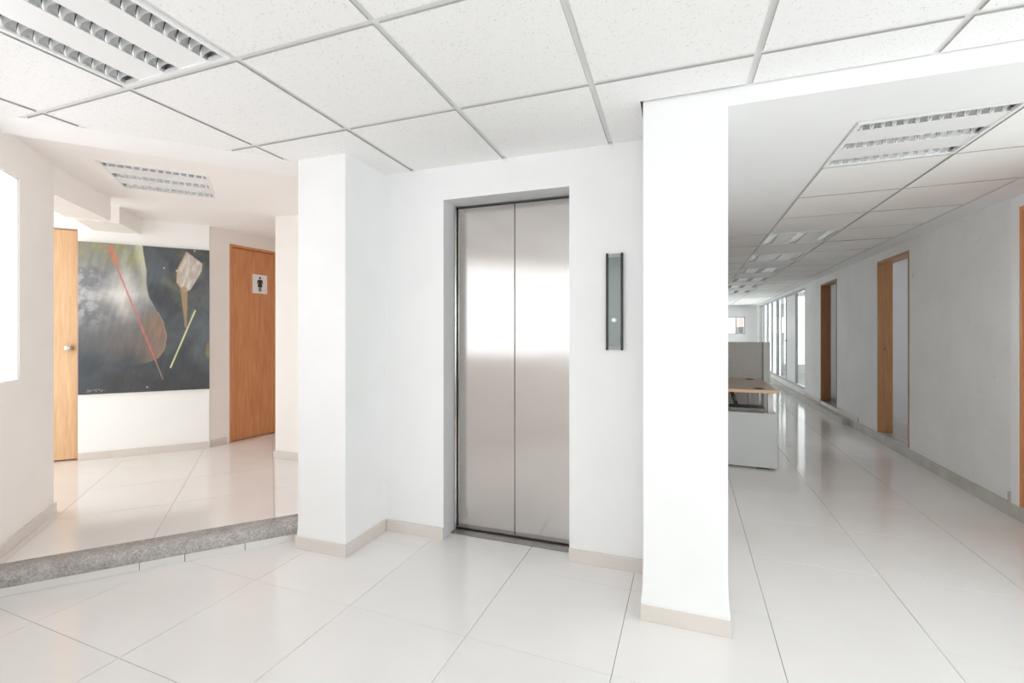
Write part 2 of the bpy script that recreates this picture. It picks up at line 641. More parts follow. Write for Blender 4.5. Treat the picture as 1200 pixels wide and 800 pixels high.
# ---- lobby and corridor floor tiles
tile_me = None
full = {}
G = 0.0011
for i in range(-5, 7):
    for j in range(-5, 15):
        x0, y0 = TX0 + i * TILE, TY0 + j * TILE
        poly = rect(FC, x0 + G, x0 + TILE - G, y0 + G, y0 + TILE - G)
        cxm, cym = FC.w(x0 + TILE / 2, y0 + TILE / 2)
        # hidden in the lift shaft or the block behind the hall
        if -3.4 < cxm < -0.15 and 2.95 < cym < 5.6:
            continue
        if cxm < -2.2 and cym > 2.6:
            continue
        keep = clip_all(poly, ([q_max(3.068), p_min(P_LEFT + 0.002)] if cxm < -1.2 else [p_min(P_LEFT + 0.002)]) + [cx_max(X_RIGHT + 0.005)])
        if len(keep) < 3 or area(keep) < 0.004:
            continue
        dz = random.uniform(-0.0004, 0.0004)
        if abs(area(keep) - area(poly)) < 1e-6:
            if tile_me is None:
                h = TILE / 2 - G
                bm = bmesh.new()
                box_into(bm, FW, -h, h, -h, h, -0.012, 0.0)
                bmesh.ops.bevel(bm, geom=[e for e in bm.edges if all(v.co.z > -0.001 for v in e.verts)], offset=0.0009, segments=1, affect='EDGES')
                tile_me = finish(bm, 'floor_tile')
            o = link('floor_tile', tile_me, base_slab, 'floor')
            o.location = (cxm, cym, dz)
            o.rotation_euler = (0, 0, A_C)
        else:
            prism('floor_tile', keep, -0.012, dz, 'floor', base_slab)
# beyond the rows one can tell apart
yfar = TY0 + 15 * TILE
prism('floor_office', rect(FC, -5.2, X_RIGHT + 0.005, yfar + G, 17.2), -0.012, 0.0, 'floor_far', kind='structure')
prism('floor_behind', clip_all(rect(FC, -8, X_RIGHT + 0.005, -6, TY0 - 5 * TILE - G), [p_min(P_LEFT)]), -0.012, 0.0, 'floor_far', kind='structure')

# ---- raised hall floor
hall_slab = prism('floor_hall', clip_all(rect(FH, P_LEFT - 0.1, 3.0, 3.12, 9.0), [X_max(-2.05), Y_max(5.12)]), -0.01, Z_HALL - 0.012, 'grout', kind='structure')
prism('pocket_bed', rect(FH, P_END, P_LEFT - 0.1, Q_END - 0.1, 5.6), -0.01, Z_HALL - 0.012, 'grout', hall_slab)
for i in range(-6, 5):
    for j in range(0, 8):
        p0, q0 = 0.02 + i * 0.6, 3.19 + j * 0.6
        keep = clip_all(rect(FH, p0 + G, p0 + 0.6 - G, q0 + (G if j else 0), q0 + 0.6 - G), [X_max(-2.06), Y_max(5.0), p_min(P_END)])
        if i <= -4 or (i == -3 and j == 0):
            keep = clip_all(keep, [p_min(P_LEFT - 0.02)] if j == 0 else [q_min(Q_END - 0.02)] if i <= -4 or j == 1 else [])
        if len(keep) < 3 or area(keep) < 0.004:
            continue
        prism('floor_tile', keep, Z_HALL - 0.012, Z_HALL + random.uniform(-0.0003, 0.0003), 'floor_hall', hall_slab)

# ---- concrete nosing of the step, tiled riser below it
step = empty('trim_1', kind='structure')
prof = [(3.19, 0.045), (3.19, 0.1155)]
for k in range(7):
    t = k / 6 * math.pi / 2
    prof.append((3.078 - 0.028 * math.sin(t), 0.0865 + 0.028 * math.cos(t)))
prof += [(3.05, 0.052), (3.055, 0.045)]
bm = bmesh.new()
N = 48
rows = []
for k in range(N + 1):
    p = P_LEFT - 0.05 + (0.2 - P_LEFT + 0.05) * k / N
    r = []
    for (q, z) in prof:
        dq = 0.004 * noise.noise(Vector((p * 7, q * 30, z * 30))) if z > 0.046 and q < 3.18 else 0
        dz = 0.003 * noise.noise(Vector((p * 9, 3.0, q * 11))) if z > 0.06 and q < 3.18 else 0
        r.append(bm.verts.new((*FH.w(p, q + dq), z + dz)))
    rows.append(r)
for a, b in zip(rows, rows[1:]):
    for k in range(len(prof)):
        k2 = (k + 1) % len(prof)
        bm.faces.new((a[k], a[k2], b[k2], b[k]))
bm.faces.new(rows[0])
bm.faces.new(rows[-1][::-1])
link('concrete_nosing', finish(bm, 'concrete_nosing', smooth=True), step, 'concrete')
cuts = [P_LEFT - 0.03, -0.615, -0.417, -0.13, 0.18]
for a, b in zip(cuts, cuts[1:]):
    box('riser_tile', FH, a + 0.0015, b - 0.0015, 3.06, 3.09, 0.0, 0.044, 'skirt_riser', step, bevel=0.001)

# ------------------------------------------------------------------ walls
T = 0.15
# left wall of the lobby with the long window strip (hall frame, face at p = P_LEFT)
WZ0, WZ1 = 1.0, 2.115
Q_W0, Q_W1 = 3.497, -3.7
Q_G = 0.45                     # from here on (behind the viewpoint) the glazing is full height
GZ0, GZ1 = 1.0, 2.1
wl = empty('wall_left', kind='structure')
box('wall_end', FH, P_LEFT - T, P_LEFT, Q_W0, Q_END, -0.1, ROOF, 'wall_hall', wl)
box('wall_below_window', FH, P_LEFT - T, P_LEFT, Q_G, Q_W0, -0.1, WZ0, 'wall_hall', wl)
box('wall_above_window', FH, P_LEFT - T, P_LEFT, Q_G, Q_W0, WZ1, ROOF, 'wall_hall', wl)
box('wall_below_window', FH, P_LEFT - T, P_LEFT, Q_W1 - 0.8, Q_G, -0.1, GZ0, 'wall_hall', wl)
box('wall_above_window', FH, P_LEFT - T, P_LEFT, Q_W1 - 0.8, Q_G, GZ1, ROOF, 'wall_hall', wl)


def glazing(name, qs, z0, z1, pane):
    w = empty(name, kind='structure')
    for a, b in zip(qs, qs[1:]):
        box('window_pane', FH, P_LEFT - (0.0145 if pane == 'frosted' else 0.02), P_LEFT - 0.014, b + 0.006, a - 0.006, z0 + 0.006, z1 - 0.006, pane, w)
    for a in qs[1:-1]:
        box('mullion', FH, P_LEFT - 0.06, P_LEFT - 0.008, a - 0.014, a + 0.014, z0, z1, 'louver_white', w)
    f0, f1 = P_LEFT - 0.05, P_LEFT - 0.006
    boxes('window_frame', FH, [(f0, f1, qs[-1], qs[0], z0, z0 + 0.008), (f0, f1, qs[-1], qs[0], z1 - 0.008, z1),
                               (f0, f1, qs[0] - 0.008, qs[0], z0, z1), (f0, f1, qs[-1], qs[-1] + 0.008, z0, z1)], 'louver_white', w)
    portal(FH, P_LEFT - 0.1, P_LEFT - 0.1, qs[-1], qs[0], z0, z1, (1, 0))


glazing('window_1', [Q_W0, 2.05], WZ0, WZ1, 'frosted')
glazing('window_9', [2.04, Q_G + 0.05], WZ0, WZ1, 'glass_dim')
glazing('window_6', [Q_G - 0.02, -0.9, -2.3, Q_W1], GZ0, GZ1, 'glass')

# hall pocket behind the left wall
box('wall_return', FH, P_END - 0.15, P_LEFT - T, Q_END - 0.15, Q_END, -0.1, ROOF, 'wall_hall', kind='structure')
we = empty('wall_hall_end', kind='structure')
box('wall_below_window', FH, P_END - 0.15, P_END, Q_END - 0.15, 5.7, -0.1, 0.2, 'wall_hall', we)
box('wall_above_window', FH, P_END - 0.15, P_END, Q_END - 0.15, 5.7, 2.28, ROOF, 'wall_hall', we)
w2 = empty('window_2', kind='structure')
box('window_pane', FH, P_END - 0.10, P_END - 0.095, 3.96, 5.43, 0.21, 2.27, 'glass', w2)
boxes('window_frame', FH, [(P_END - 0.12, P_END - 0.08, 3.95, 5.44, 0.2, 0.225), (P_END - 0.12, P_END - 0.08, 3.95, 5.44, 2.255, 2.28), (P_END - 0.12, P_END - 0.08, 4.68, 4.71, 0.2, 2.28)], 'louver_white', w2)
portal(FH, P_END - 0.13, P_END - 0.13, 3.95, 5.44, 0.2, 2.28, (1, 0))

# painting wall with the pale door beside it
QP = 5.445
DP1, DP0 = -1.532, -2.30
wp_ = empty('wall_painting', kind='structure')
box('wall_panel', FH, DP1, -0.542, QP, QP + 0.14, -0.1, ROOF, 'wall_lit', wp_)
box('wall_over_door', FH, DP0, DP1, QP, QP + 0.14, 2.205, ROOF, 'wall_lit', wp_)
box('wall_panel', FH, P_END - 0.15, DP0, QP, QP + 0.14, -0.1, ROOF, 'wall_lit', wp_)

# wall with the washroom door
DW0, DW1, DWT = 0.205, 0.98, 2.205
ww = empty('wall_washroom', kind='structure')
box('wall_panel', FD, 0.0, DW0, 0.0, 0.14, -0.1, ROOF, 'wall_hall', ww)
box('wall_panel', FD, DW1, 1.85, 0.0, 0.14, -0.1, ROOF, 'wall_hall', ww)
box('wall_over_door', FD, DW0, DW1, 0.0, 0.14, DWT, ROOF, 'wall_hall', ww)
box('leak_stop', FD, DW0 - 0.1, DW1 + 0.1, 0.14, 0.2, -0.1, ROOF, 'wall_hall', ww)  # unseen slab added to stop daylight leaking round the washroom door
box('leak_stop', FH, DP0 - 0.1, DP1 + 0.1, QP + 0.14, QP + 0.2, -0.1, ROOF, 'wall_hall', wp_)  # same added light stop behind the pale door
wpe = empty('wall_passage', kind='structure')
box('wall_below_window', FW, -4.9, -1.9, 5.0, 5.15, -0.1, 0.2, 'wall_hall', wpe)
box('wall_above_window', FW, -4.9, -1.9, 5.0, 5.15, 2.3, ROOF, 'wall_hall', wpe)
w8 = empty('fill_window_passage', kind='structure')  # unseen window added at the passage end to brighten the hall
box('window_pane', FW, -4.3, -3.46, 5.06, 5.066, 0.21, 2.29, 'glass', w8)
boxes('window_frame', FW, [(-4.3, -3.46, 5.04, 5.08, 0.2, 0.22), (-4.3, -3.46, 5.04, 5.08, 2.28, 2.3), (-3.87, -3.84, 5.04, 5.08, 0.2, 2.3)], 'louver_white', w8)
portal(FW, -4.3, -3.46, 5.1, 5.1, 0.2, 2.3, (0, -1))

# block between hall and lift shaft
box('wall_hall_block', FW, -3.457, -2.05, 3.222, 6.3, -0.1, ROOF, 'wall_hall', kind='structure')

# lift wall with door opening
OX0, OX1, OZ = -1.325, -0.541, 2.08
for (a, b, z0, z1) in ((-1.80, OX0, -0.1, ROOF), (OX1, 0.15, -0.1, ROOF), (OX0, OX1, OZ, ROOF)):
    box('wall_lift', FW, a, b, Y_LIFT, 2.72, z0, z1, 'wall', kind='structure')
box('wall_shaft', FW, -2.05, 0.15, 2.72, 4.5, -0.1, ROOF, 'wall', kind='structure')


# columns with plaster that swells a little over the skirting
def column(name, x0, x1, y0, y1, flare):
    levels = [(-0.05, 0.0), (0.0705, flare), (0.085, flare), (0.115, flare * 0.62), (0.16, flare * 0.22), (0.24, 0.0), (1.2, 0.0), (ROOF, 0.0)]
    bm = bmesh.new()
    rings = []
    r = 0.004
    for z, f in levels:
        a0, a1, b0, b1 = x0 - f, x1 + f, y0 - f, y1 + f
        pts = [(a0 + r, b0), (a1 - r, b0), (a1, b0 + r), (a1, b1 - r), (a1 - r, b1), (a0 + r, b1), (a0, b1 - r), (a0, b0 + r)]
        rings.append([bm.verts.new((x, y, z)) for x, y in pts])
    for a, b in zip(rings, rings[1:]):
        for k in range(8):
            bm.faces.new((a[k], a[(k + 1) % 8], b[(k + 1) % 8], b[k]))
    bm.faces.new(rings[0][::-1])
    bm.faces.new(rings[-1])
    return link(name, finish(bm, name), None, 'wall', 'structure')


LX0, LX1, LY0 = -2.085, -1.743, 2.103
RX0, RX1, RY0, RY1 = -0.124, 0.218, 2.083, 2.42
column('column_left', LX0, LX1, LY0, 3.3, 0.004)
column('column_right', RX0, RX1, RY0, RY1, 0.009)
# beam from the right column over the corridor mouth
box('beam_corridor', FW, RX1 - 0.02, 2.6, RY0 + 0.0004, 2.43, H_CORR, ROOF, 'wall', kind='structure')

# corridor right wall with its openings (corridor frame)
OPEN = [(3.25, 4.165, 0.095, 2.185), (5.74, 6.565, 0.10, 2.108), (8.14, 9.02, 0.135, 2.095), (10.155, 16.15, 0.185, 2.15)]
wr = empty('wall_right', kind='structure')
edges = [-5.2, -1.0, 2.9]
for a, b, z0, z1 in OPEN:
    edges += [a, b]
edges += [17.0]
TW = 0.13
OPEN_ALL = OPEN + [(-1.0, 2.9, 0.6, 2.15)]
for a, b in zip(edges[0::2], edges[1::2]):
    box('wall_panel', FC, X_RIGHT, X_RIGHT + TW, a, b, -0.1, ROOF, 'wall_corr', wr)
for a, b, z0, z1 in OPEN_ALL:
    box('wall_over_opening', FC, X_RIGHT, X_RIGHT + TW, a, b, z1, ROOF, 'wall_corr', wr)
    box('wall_below_opening', FC, X_RIGHT, X_RIGHT + TW, a, b, -0.1, z0, 'wall_corr', wr)

w7 = empty('fill_window_right', kind='structure')  # unseen window added to brighten side faces and the corridor mouth
for k in range(3):
    box('window_pane', FC, X_RIGHT + 0.06, X_RIGHT + 0.066, -0.98 + 1.3 * k, 0.28 + 1.3 * k, 0.62, 2.13, 'glass', w7)
boxes('window_frame', FC, [(X_RIGHT + 0.04, X_RIGHT + 0.09, -1.0 + 1.3 * k - 0.02, -1.0 + 1.3 * k + 0.02, 0.6, 2.15) for k in range(4)], 'louver_white', w7)
portal(FC, X_RIGHT + 0.12, X_RIGHT + 0.12, -1.0, 2.9, 0.6, 2.15, (-1, 0))

# far end wall of the office with its small window
FX0, FX1, FZ0, FZ1, YF = 1.22, 1.755, 1.262, 1.83, 16.7
wo = empty('wall_far', kind='structure')
box('wall_panel', FC, -5.2, FX0, YF, YF + 0.15, -0.1, ROOF, 'wall', wo)
box('wall_panel', FC, FX1, 2.3, YF, YF + 0.15, -0.1, ROOF, 'wall', wo)
box('wall_over_window', FC, FX0, FX1, YF, YF + 0.15, FZ1, ROOF, 'wall', wo)
box('wall_below_window', FC, FX0, FX1, YF, YF + 0.15, -0.1, FZ0, 'wall', wo)
w3 = empty('window_3', kind='structure')
xm = (FX0 + FX1) / 2
box('window_pane', FC, FX0, xm, YF + 0.07, YF + 0.075, FZ0, FZ1, 'glass', w3)
box('window_pane', FC, xm, FX1, YF + 0.08, YF + 0.085, FZ0, FZ1, 'glass', w3)
boxes('window_frame', FC, [(FX0, FX1, YF + 0.05, YF + 0.1, FZ0, FZ0 + 0.03), (FX0, FX1, YF + 0.05, YF + 0.1, FZ1 - 0.03, FZ1), (FX0, FX0 + 0.03, YF + 0.05, YF + 0.1, FZ0, FZ1),
                           (FX1 - 0.03, FX1, YF + 0.05, YF + 0.1, FZ0, FZ1), (xm - 0.02, xm + 0.02, YF + 0.05, YF + 0.1, FZ0, FZ1)], 'alu', w3)

# office side opposite: long window strip lighting the open office
wol = empty('wall_office', kind='structure')
OW0, OW1, OWZ0, OWZ1 = 10.5, 16.6, 0.6, 2.15
box('wall_below_window', FC, -4.15, -4.0, 4.9, 16.85, -0.1, OWZ0, 'wall', wol)
box('wall_above_window', FC, -4.15, -4.0, 4.9, 16.85, OWZ1, ROOF, 'wall', wol)
box('wall_panel', FC, -4.15, -4.0, 4.9, OW0, OWZ0, OWZ1, 'wall', wol)
w4 = empty('window_4', kind='structure')
nm = 8
for k in range(nm):
    st = (OW1 - OW0) / nm
    box('window_pane', FC, -4.09, -4.085, OW0 + st * k, OW0 + st * (k + 1), OWZ0, OWZ1, 'glass', w4)
    box('mullion', FC, -4.11, -4.06, OW0 + st * k - 0.02, OW0 + st * k + 0.02, OWZ0, OWZ1, 'alu', w4)
portal(FC, -4.12, -4.12, OW0, OW1, OWZ0, OWZ1, (1, 0))

# rooms off the corridor
def room(tag, y0, y1, win):
    r = empty('wall_room_' + tag, kind='structure')
    if tag == 'three':
        box('wall_partition', FC, X_RIGHT + TW, 4.7, y1, y1 + 0.08, -0.1, 0.5, 'wall', r)
        box('wall_partition', FC, X_RIGHT + TW, 4.7, y1, y1 + 0.08, 2.2, ROOF, 'wall', r)
        for k in range(3):
            box('mullion', FC, 2.5 + 0.8 * k, 2.54 + 0.8 * k, y1 + 0.02, y1 + 0.06, 0.5, 2.2, 'alu', r)
        portal(FC, X_RIGHT + TW, 4.62, y1 + 0.07, y1 + 0.07, 0.5, 2.2, (0, -1))
    else:
        box('wall_partition', FC, X_RIGHT + TW, 4.7, y1, y1 + 0.08, -0.1, ROOF, 'wall', r)
    box('wall_partition', FC, X_RIGHT + TW, 4.7, y0 - 0.08, y0, -0.1, ROOF, 'wall', r)
    if win:
        a, b, z0, z1 = win
        box('wall_below_window', FC, 4.62, 4.77, y0, y1, -0.1, z0, 'wall', r)
        box('wall_above_window', FC, 4.62, 4.77, y0, y1, z1, ROOF, 'wall', r)
        box('wall_panel', FC, 4.62, 4.77, y0, a, z0, z1, 'wall', r)
        box('wall_panel', FC, 4.62, 4.77, b, y1, z0, z1, 'wall', r)
        portal(FC, 4.72, 4.72, a, b, z0, z1, (-1, 0))
    else:
        box('wall_panel', FC, 4.62, 4.77, y0, y1, -0.1, ROOF, 'wall', r)
    box('floor_room_' + tag, FC, X_RIGHT + 0.02, 4.7, y0, y1, -0.01, 0.1, 'office_carpet', kind='structure')
    box('ceiling_room_' + tag, FC, X_RIGHT + TW, 4.7, y0, y1, 2.3, 2.4, 'plaster', kind='structure')
    return r


r1 = room('one', 4.5, 7.10, (4.7, 6.9, 0.8, 2.1))
box('baseboard_room_one', FC, X_RIGHT + TW, 4.6, 7.085, 7.10, 0.1, 0.17, 'skirt_corr', kind='structure')
room('two', 7.18, 9.75, (8.2, 8.6, 1.3, 1.8))
room('three', 9.83, 13.2, (10.2, 12.9, 0.9, 2.2))
room('zero', 3.1, 4.42, None)
# sky seen through the glazing at the end of the corridor
portal(FC, X_RIGHT + 0.12, X_RIGHT + 0.12, 13.3, 16.15, 0.185, 2.15, (-1, 0))

# ------------------------------------------------------------------ ceilings
def tee_grid(parent, xs, ys, fr, z, planes, mat, x_rng, y_rng, w=0.024):
    for x in xs:
        keep = clip_all(rect(fr, x - w / 2, x + w / 2, *y_rng), planes)
        if len(keep) >= 3:
            prism('ceiling_tee', keep, z, z + 0.03, mat, parent)
    for y in ys:
        keep = clip_all(rect(fr, *x_rng, y - w / 2, y + w / 2), planes)
        if len(keep) >= 3:
            prism('ceiling_tee', keep, z + 0.0006, z + 0.03, mat, parent)


CK, CX0, CY0 = 0.61, -1.534, 1.2535
ceil = empty('ceiling_lobby', kind='structure')
xs = [CX0 + CK * i for i in range(-2, 7)]
ys = [CY0 + CK * j for j in range(-7, 2)]
lobby_planes = [q_max(2.99), p_min(P_LEFT), cx_max(X_RIGHT)]
zL = H_LOBBY
for i in range(-3, 7):
    for j in range(-8, 2):
        if (i, j) == (-1, -1):
            continue
        x0, y0 = CX0 + CK * i, CY0 + CK * j
        e = 0.0125
        xa, xb, ya, yb = x0 + e, x0 + CK - e, y0 + e, y0 + CK - e
        parts = [rect(FW, xa, xb, ya, yb)]
        if j == 1:
            yb = y0 + CK + 0.02
            parts = [rect(FW, xa, xb, ya, yb)]
            if i >= 3:
                parts = [rect(FW, xa, xb, ya, 2.078)]
            elif i == 2:
                parts = [rect(FW, xa, RX0 - 0.010, ya, yb), rect(FW, RX0 - 0.010, xb, ya, RY0 - 0.010)]
        for poly in parts:
            keep = clip_all(poly, lobby_planes)
            if len(keep) >= 3 and area(keep) > 0.002:
                ceil_tile(keep, zL + random.uniform(-0.0008, 0.0008), zL + 0.02, 'ctile', ceil)
tee_grid(ceil, xs, ys, FW, zL + 0.007, lobby_planes + [Y_max(2.47)], 'tee', (-6, 3.5), (-5, 2.47), 0.026)
# smooth bulkhead above the step and plaster ceiling of the hall
prism('ceiling_bulkhead', rect(FH, P_LEFT, 0.28, 2.985, 3.26), zL - 0.001, ROOF, 'plaster', kind='structure')
ch = empty('ceiling_hall', kind='structure')
HLP, HLQ, HLW = -0.672, 4.005, 0.285        # opening for the recessed light
for (a, b, c, d) in ((P_LEFT - 0.1, 3.0, 3.2, HLQ - HLW), (P_LEFT - 0.1, HLP - HLW, HLQ - HLW, HLQ + HLW), (HLP + HLW, 3.0, HLQ - HLW, HLQ + HLW), (P_LEFT - 0.1, 3.0, HLQ + HLW, 9.0)):
    prism('plaster', clip_all(rect(FH, a, b, c, d), [X_max(-2.0), Y_max(5.12)]), H_HALL, H_HALL + 0.08, 'plaster_hall', ch)
prism('plaster', rect(FH, P_END - 0.1, P_LEFT - 0.1, Q_END - 0.1, 5.6), H_HALL, H_HALL + 0.08, 'plaster_hall', ch)
# dropped soffit running on from the left wall
prism('beam_soffit', [FH.w(*v) for v in ((P_LEFT - 0.16, Q_END), (P_LEFT, Q_END), (-1.115, 4.66), (P_LEFT - 0.16, 4.66))], 2.152, H_HALL + 0.01, 'wall_hall', kind='structure')
prism('beam_soffit', [FH.w(*v) for v in ((-1.42, 4.98), (-1.135, 4.98), (-1.085, QP), (-1.42, QP))], 2.2, H_HALL + 0.01, 'wall_hall', kind='structure')

# corridor ceiling
cc = empty('ceiling_corridor', kind='structure')
zC = H_CORR
KX0, KX1, KX2 = 0.712, 1.306, 1.888
KY0, KY = 2.46, 0.612
LIGHT_CELLS = (0, 4, 6, 8, 10, 12, 14)
for (x0, x1, y0, y1) in ((0.0, KX0 - 0.009, 2.2, KY0 + 4 * KY - 0.008), (KX2 + 0.009, X_RIGHT, 2.2, 16.7), (KX0 - 0.009, KX2 + 0.009, 2.2, KY0 - 0.008), (-4.0, -0.55, 4.3, 16.7)):
    prism('plaster_border', clip_all(rect(FC, x0, x1, y0, y1), [Y_min(2.43)]), zC, zC + 0.05, 'wall', cc)
ncell = 23
for k in range(ncell):
    y0 = KY0 + k * KY
    for (a, b, c) in ((KX0, KX1, 0), (KX1, KX2, 1), (0.10, KX0, 2), (-0.54, 0.10, 3)):
        if c >= 2 and k < 4:
            continue
        if c == 0 and k in LIGHT_CELLS:
            continue
        ceil_tile(rect(FC, a + 0.009, b - 0.009, y0 + 0.008, min(y0 + KY - 0.008, 16.7)), zC + random.uniform(-0.0012, 0.0012), zC + 0.02, 'ctile_corr', cc)
for x in (KX0, KX1, KX2):
    box('ceiling_tee', FC, x - 0.012, x + 0.012, KY0, 16.7, zC + 0.006, zC + 0.03, 'tee_corr', cc)
for k in range(ncell + 1):
    y = KY0 + k * KY
    if y > 16.65:
        continue
    box('ceiling_tee', FC, (KX0 if k < 4 else -0.54), KX2, y - 0.011, y + 0.011, zC + 0.0068, zC + 0.03, 'tee_corr', cc)


# ------------------------------------------------------------------ skirting
def skirting(name, fr, runs, z0, z1, mat, piece=0.6, th=0.012):
    """runs: (x0, x1, y_face, dir, joints) along x of fr; tile sits between y_face and y_face + th*dir"""
    e = empty(name, kind='structure')
    for run in runs:
        ax, a, b, face, d, joints = run
        cut = [a] + [j for j in joints if a < j < b] + [b]
        for u, v in zip(cut, cut[1:]):
            lo, hi = sorted((face, face + th * d))
            if ax == 'x':
                box('skirting_tile', fr, u + 0.0008, v - 0.0008, lo, hi, z0, z1, mat, e, bevel=0.0012)
            else:
                box('skirting_tile', fr, lo, hi, u + 0.0008, v - 0.0008, z0, z1, mat, e, bevel=0.0012)
    return e


skirting('baseboard_front', FW, [
    ('x', LX1 + 0.012, OX0 + 0.004, Y_LIFT, -1, []),
    ('x', OX1 - 0.002, RX0 + 0.02, Y_LIFT, -1, []),
    ('x', LX0 - 0.012, LX1 + 0.012, LY0, -1, []),
    ('y', LY0, Y_LIFT - 0.012, LX1, 1, []),
    ('y', LY0, 2.30, LX0, -1, []),
    ('x', RX0 - 0.011, RX1 + 0.012, RY0, -1, []),
    ('y', RY0, RY1, RX0, -1, []),
    ('y', RY0, RY1, RX1, 1, []),
], 0.0, 0.071, 'skirt')
zh0, zh1 = Z_HALL, Z_HALL + 0.07
skirting('baseboard_left', FH, [('y', 3.19, Q_END + 0.012, P_LEFT, 1, [3.62]), ('x', P_LEFT - T, P_LEFT + 0.0, Q_END, 1, [])], zh0, Z_HALL + 0.062, 'skirt')
skirting('baseboard_back', FH, [('x', DP1 + 0.002, -0.55, QP, -1, [-1.02])], zh0, zh1, 'skirt')
skirting('baseboard_washroom', FD, [('x', 0.012, DW0 - 0.03, 0.0, -1, [])], zh0, zh1, 'skirt')
skirting('baseboard_block', FW, [('x', -3.469, -2.1, 3.222, -1, [-2.9])], zh0, zh1, 'skirt')
# corridor: low curb of tile under the wall, wider at the far end
skirting('baseboard_right', FC, [
    ('y', 4.165, 5.74, X_RIGHT, -1, [4.6, 5.2]),
    ('y', -2.0, 4.165, X_RIGHT, -1, [3.3, 2.7, 2.1]),
    ('y', 5.74, 7.52, X_RIGHT, -1, [6.34, 6.94]),
], 0.0, 0.094, 'skirt_corr', th=0.016)
ledge = empty('trim_2', kind='structure')
for k in range(15):
    a = 7.52 + 0.6 * k
    box('ledge_tile', FC, X_RIGHT - 0.10, X_RIGHT, a + 0.001, min(a + 0.6, 16.6) - 0.001, 0.0, 0.085, 'skirt_corr', ledge, bevel=0.002)
for (a, b) in ((7.2, 8.1), (9.06, 10.15)):
    box('skirting_tile', FC, X_RIGHT - 0.014, X_RIGHT, a, b, 0.085, 0.16, 'skirt', ledge, bevel=0.002)
# short stub of skirting turning into the nearest office doorway
box('trim_3', FC, X_RIGHT - 0.016, X_RIGHT + 0.07, 4.165, 4.195, 0.094, 0.165, 'skirt_corr', kind='structure', bevel=0.002)

# ------------------------------------------------------------------ lift door
lift = empty('elevator_door', (-0.928, 2.65, 0.0), label='closed two-leaf brushed steel elevator door recessed in white wall', cat='elevator door')
FL = Frame(0.0)
SX = -0.920 + 0.928
LXa, LXb = -1.312 + 0.928, -0.553 + 0.928


def steel_leaf(x0, x1):
    return box('door_leaf', FL, x0, x1, 0.0, 0.03, 0.012, 2.066, 'steel', lift, bevel=0.0025, seg=2)


steel_leaf(LXa + 0.005, SX - 0.0018)
steel_leaf(SX + 0.0018, LXb - 0.005)
for (a, b) in ((OX0 + 0.928, LXa), (LXb, OX1 + 0.928)):
    box('door_jamb', FL, a, b, -0.028, 0.0, 0.004, 2.079, 'steel', lift, bevel=0.002)
box('door_header', FL, OX0 + 0.928, OX1 + 0.928, -0.004, 0.03, 2.070, 2.079, 'steel_dark', lift)
box('gap_shade', FL, OX0 + 0.928, OX1 + 0.928, 0.034, 0.06, 0.005, 2.079, 'black', lift)  # black sheet behind the leaves, stands in for shade in the gaps
sl = box('door_sill', FL, OX0 + 0.928 + 0.002, OX1 + 0.928 - 0.002, -0.075, 0.04, -0.008, 0.004, 'sill', lift, bevel=0.001)
box('sill_groove', FL, OX0 + 0.94, OX1 + 0.916, -0.006, 0.0, 0.003, 0.0052, 'black', sl)

# ------------------------------------------------------------------ lift call panel
cpx, cpz = -0.293, 1.172
call = empty('call_panel', (cpx, Y_LIFT, cpz), label='tall narrow smoked-glass elevator call panel with one round button', cat='call panel')
box('face_plate', FL, -0.034, 0.034, -0.014, 0.0, 0.004, 0.515, 'panel_glass', call, bevel=0.001)
for s in (-1, 1):
    box('side_rail', FL, s * 0.039 - 0.006, s * 0.039 + 0.006, -0.02, 0.0, 0.0, 0.519, 'black', call, bevel=0.002)
for z in (0.0045, 0.496):
    box('end_cap', FL, -0.033, 0.033, -0.0155, 0.0, z, z + 0.018, 'cap_grey', call, bevel=0.001)
bt = lathe('call_button', [(0, 0.006), (0.009, 0.006), (0.011, 0.004), (0.0115, 0.0)], 'button', call, 24,
           Matrix.Translation((-0.002, -0.014, 0.160)) @ Matrix.Rotation(math.pi / 2, 4, 'X'))
lathe('button_ring', [(0.0115, 0.0), (0.0115, 0.003), (0.0145, 0.003), (0.0145, 0.0)], 'chrome', bt, 24,
      Matrix.Translation((-0.002, -0.014, 0.160)) @ Matrix.Rotation(math.pi / 2, 4, 'X'))


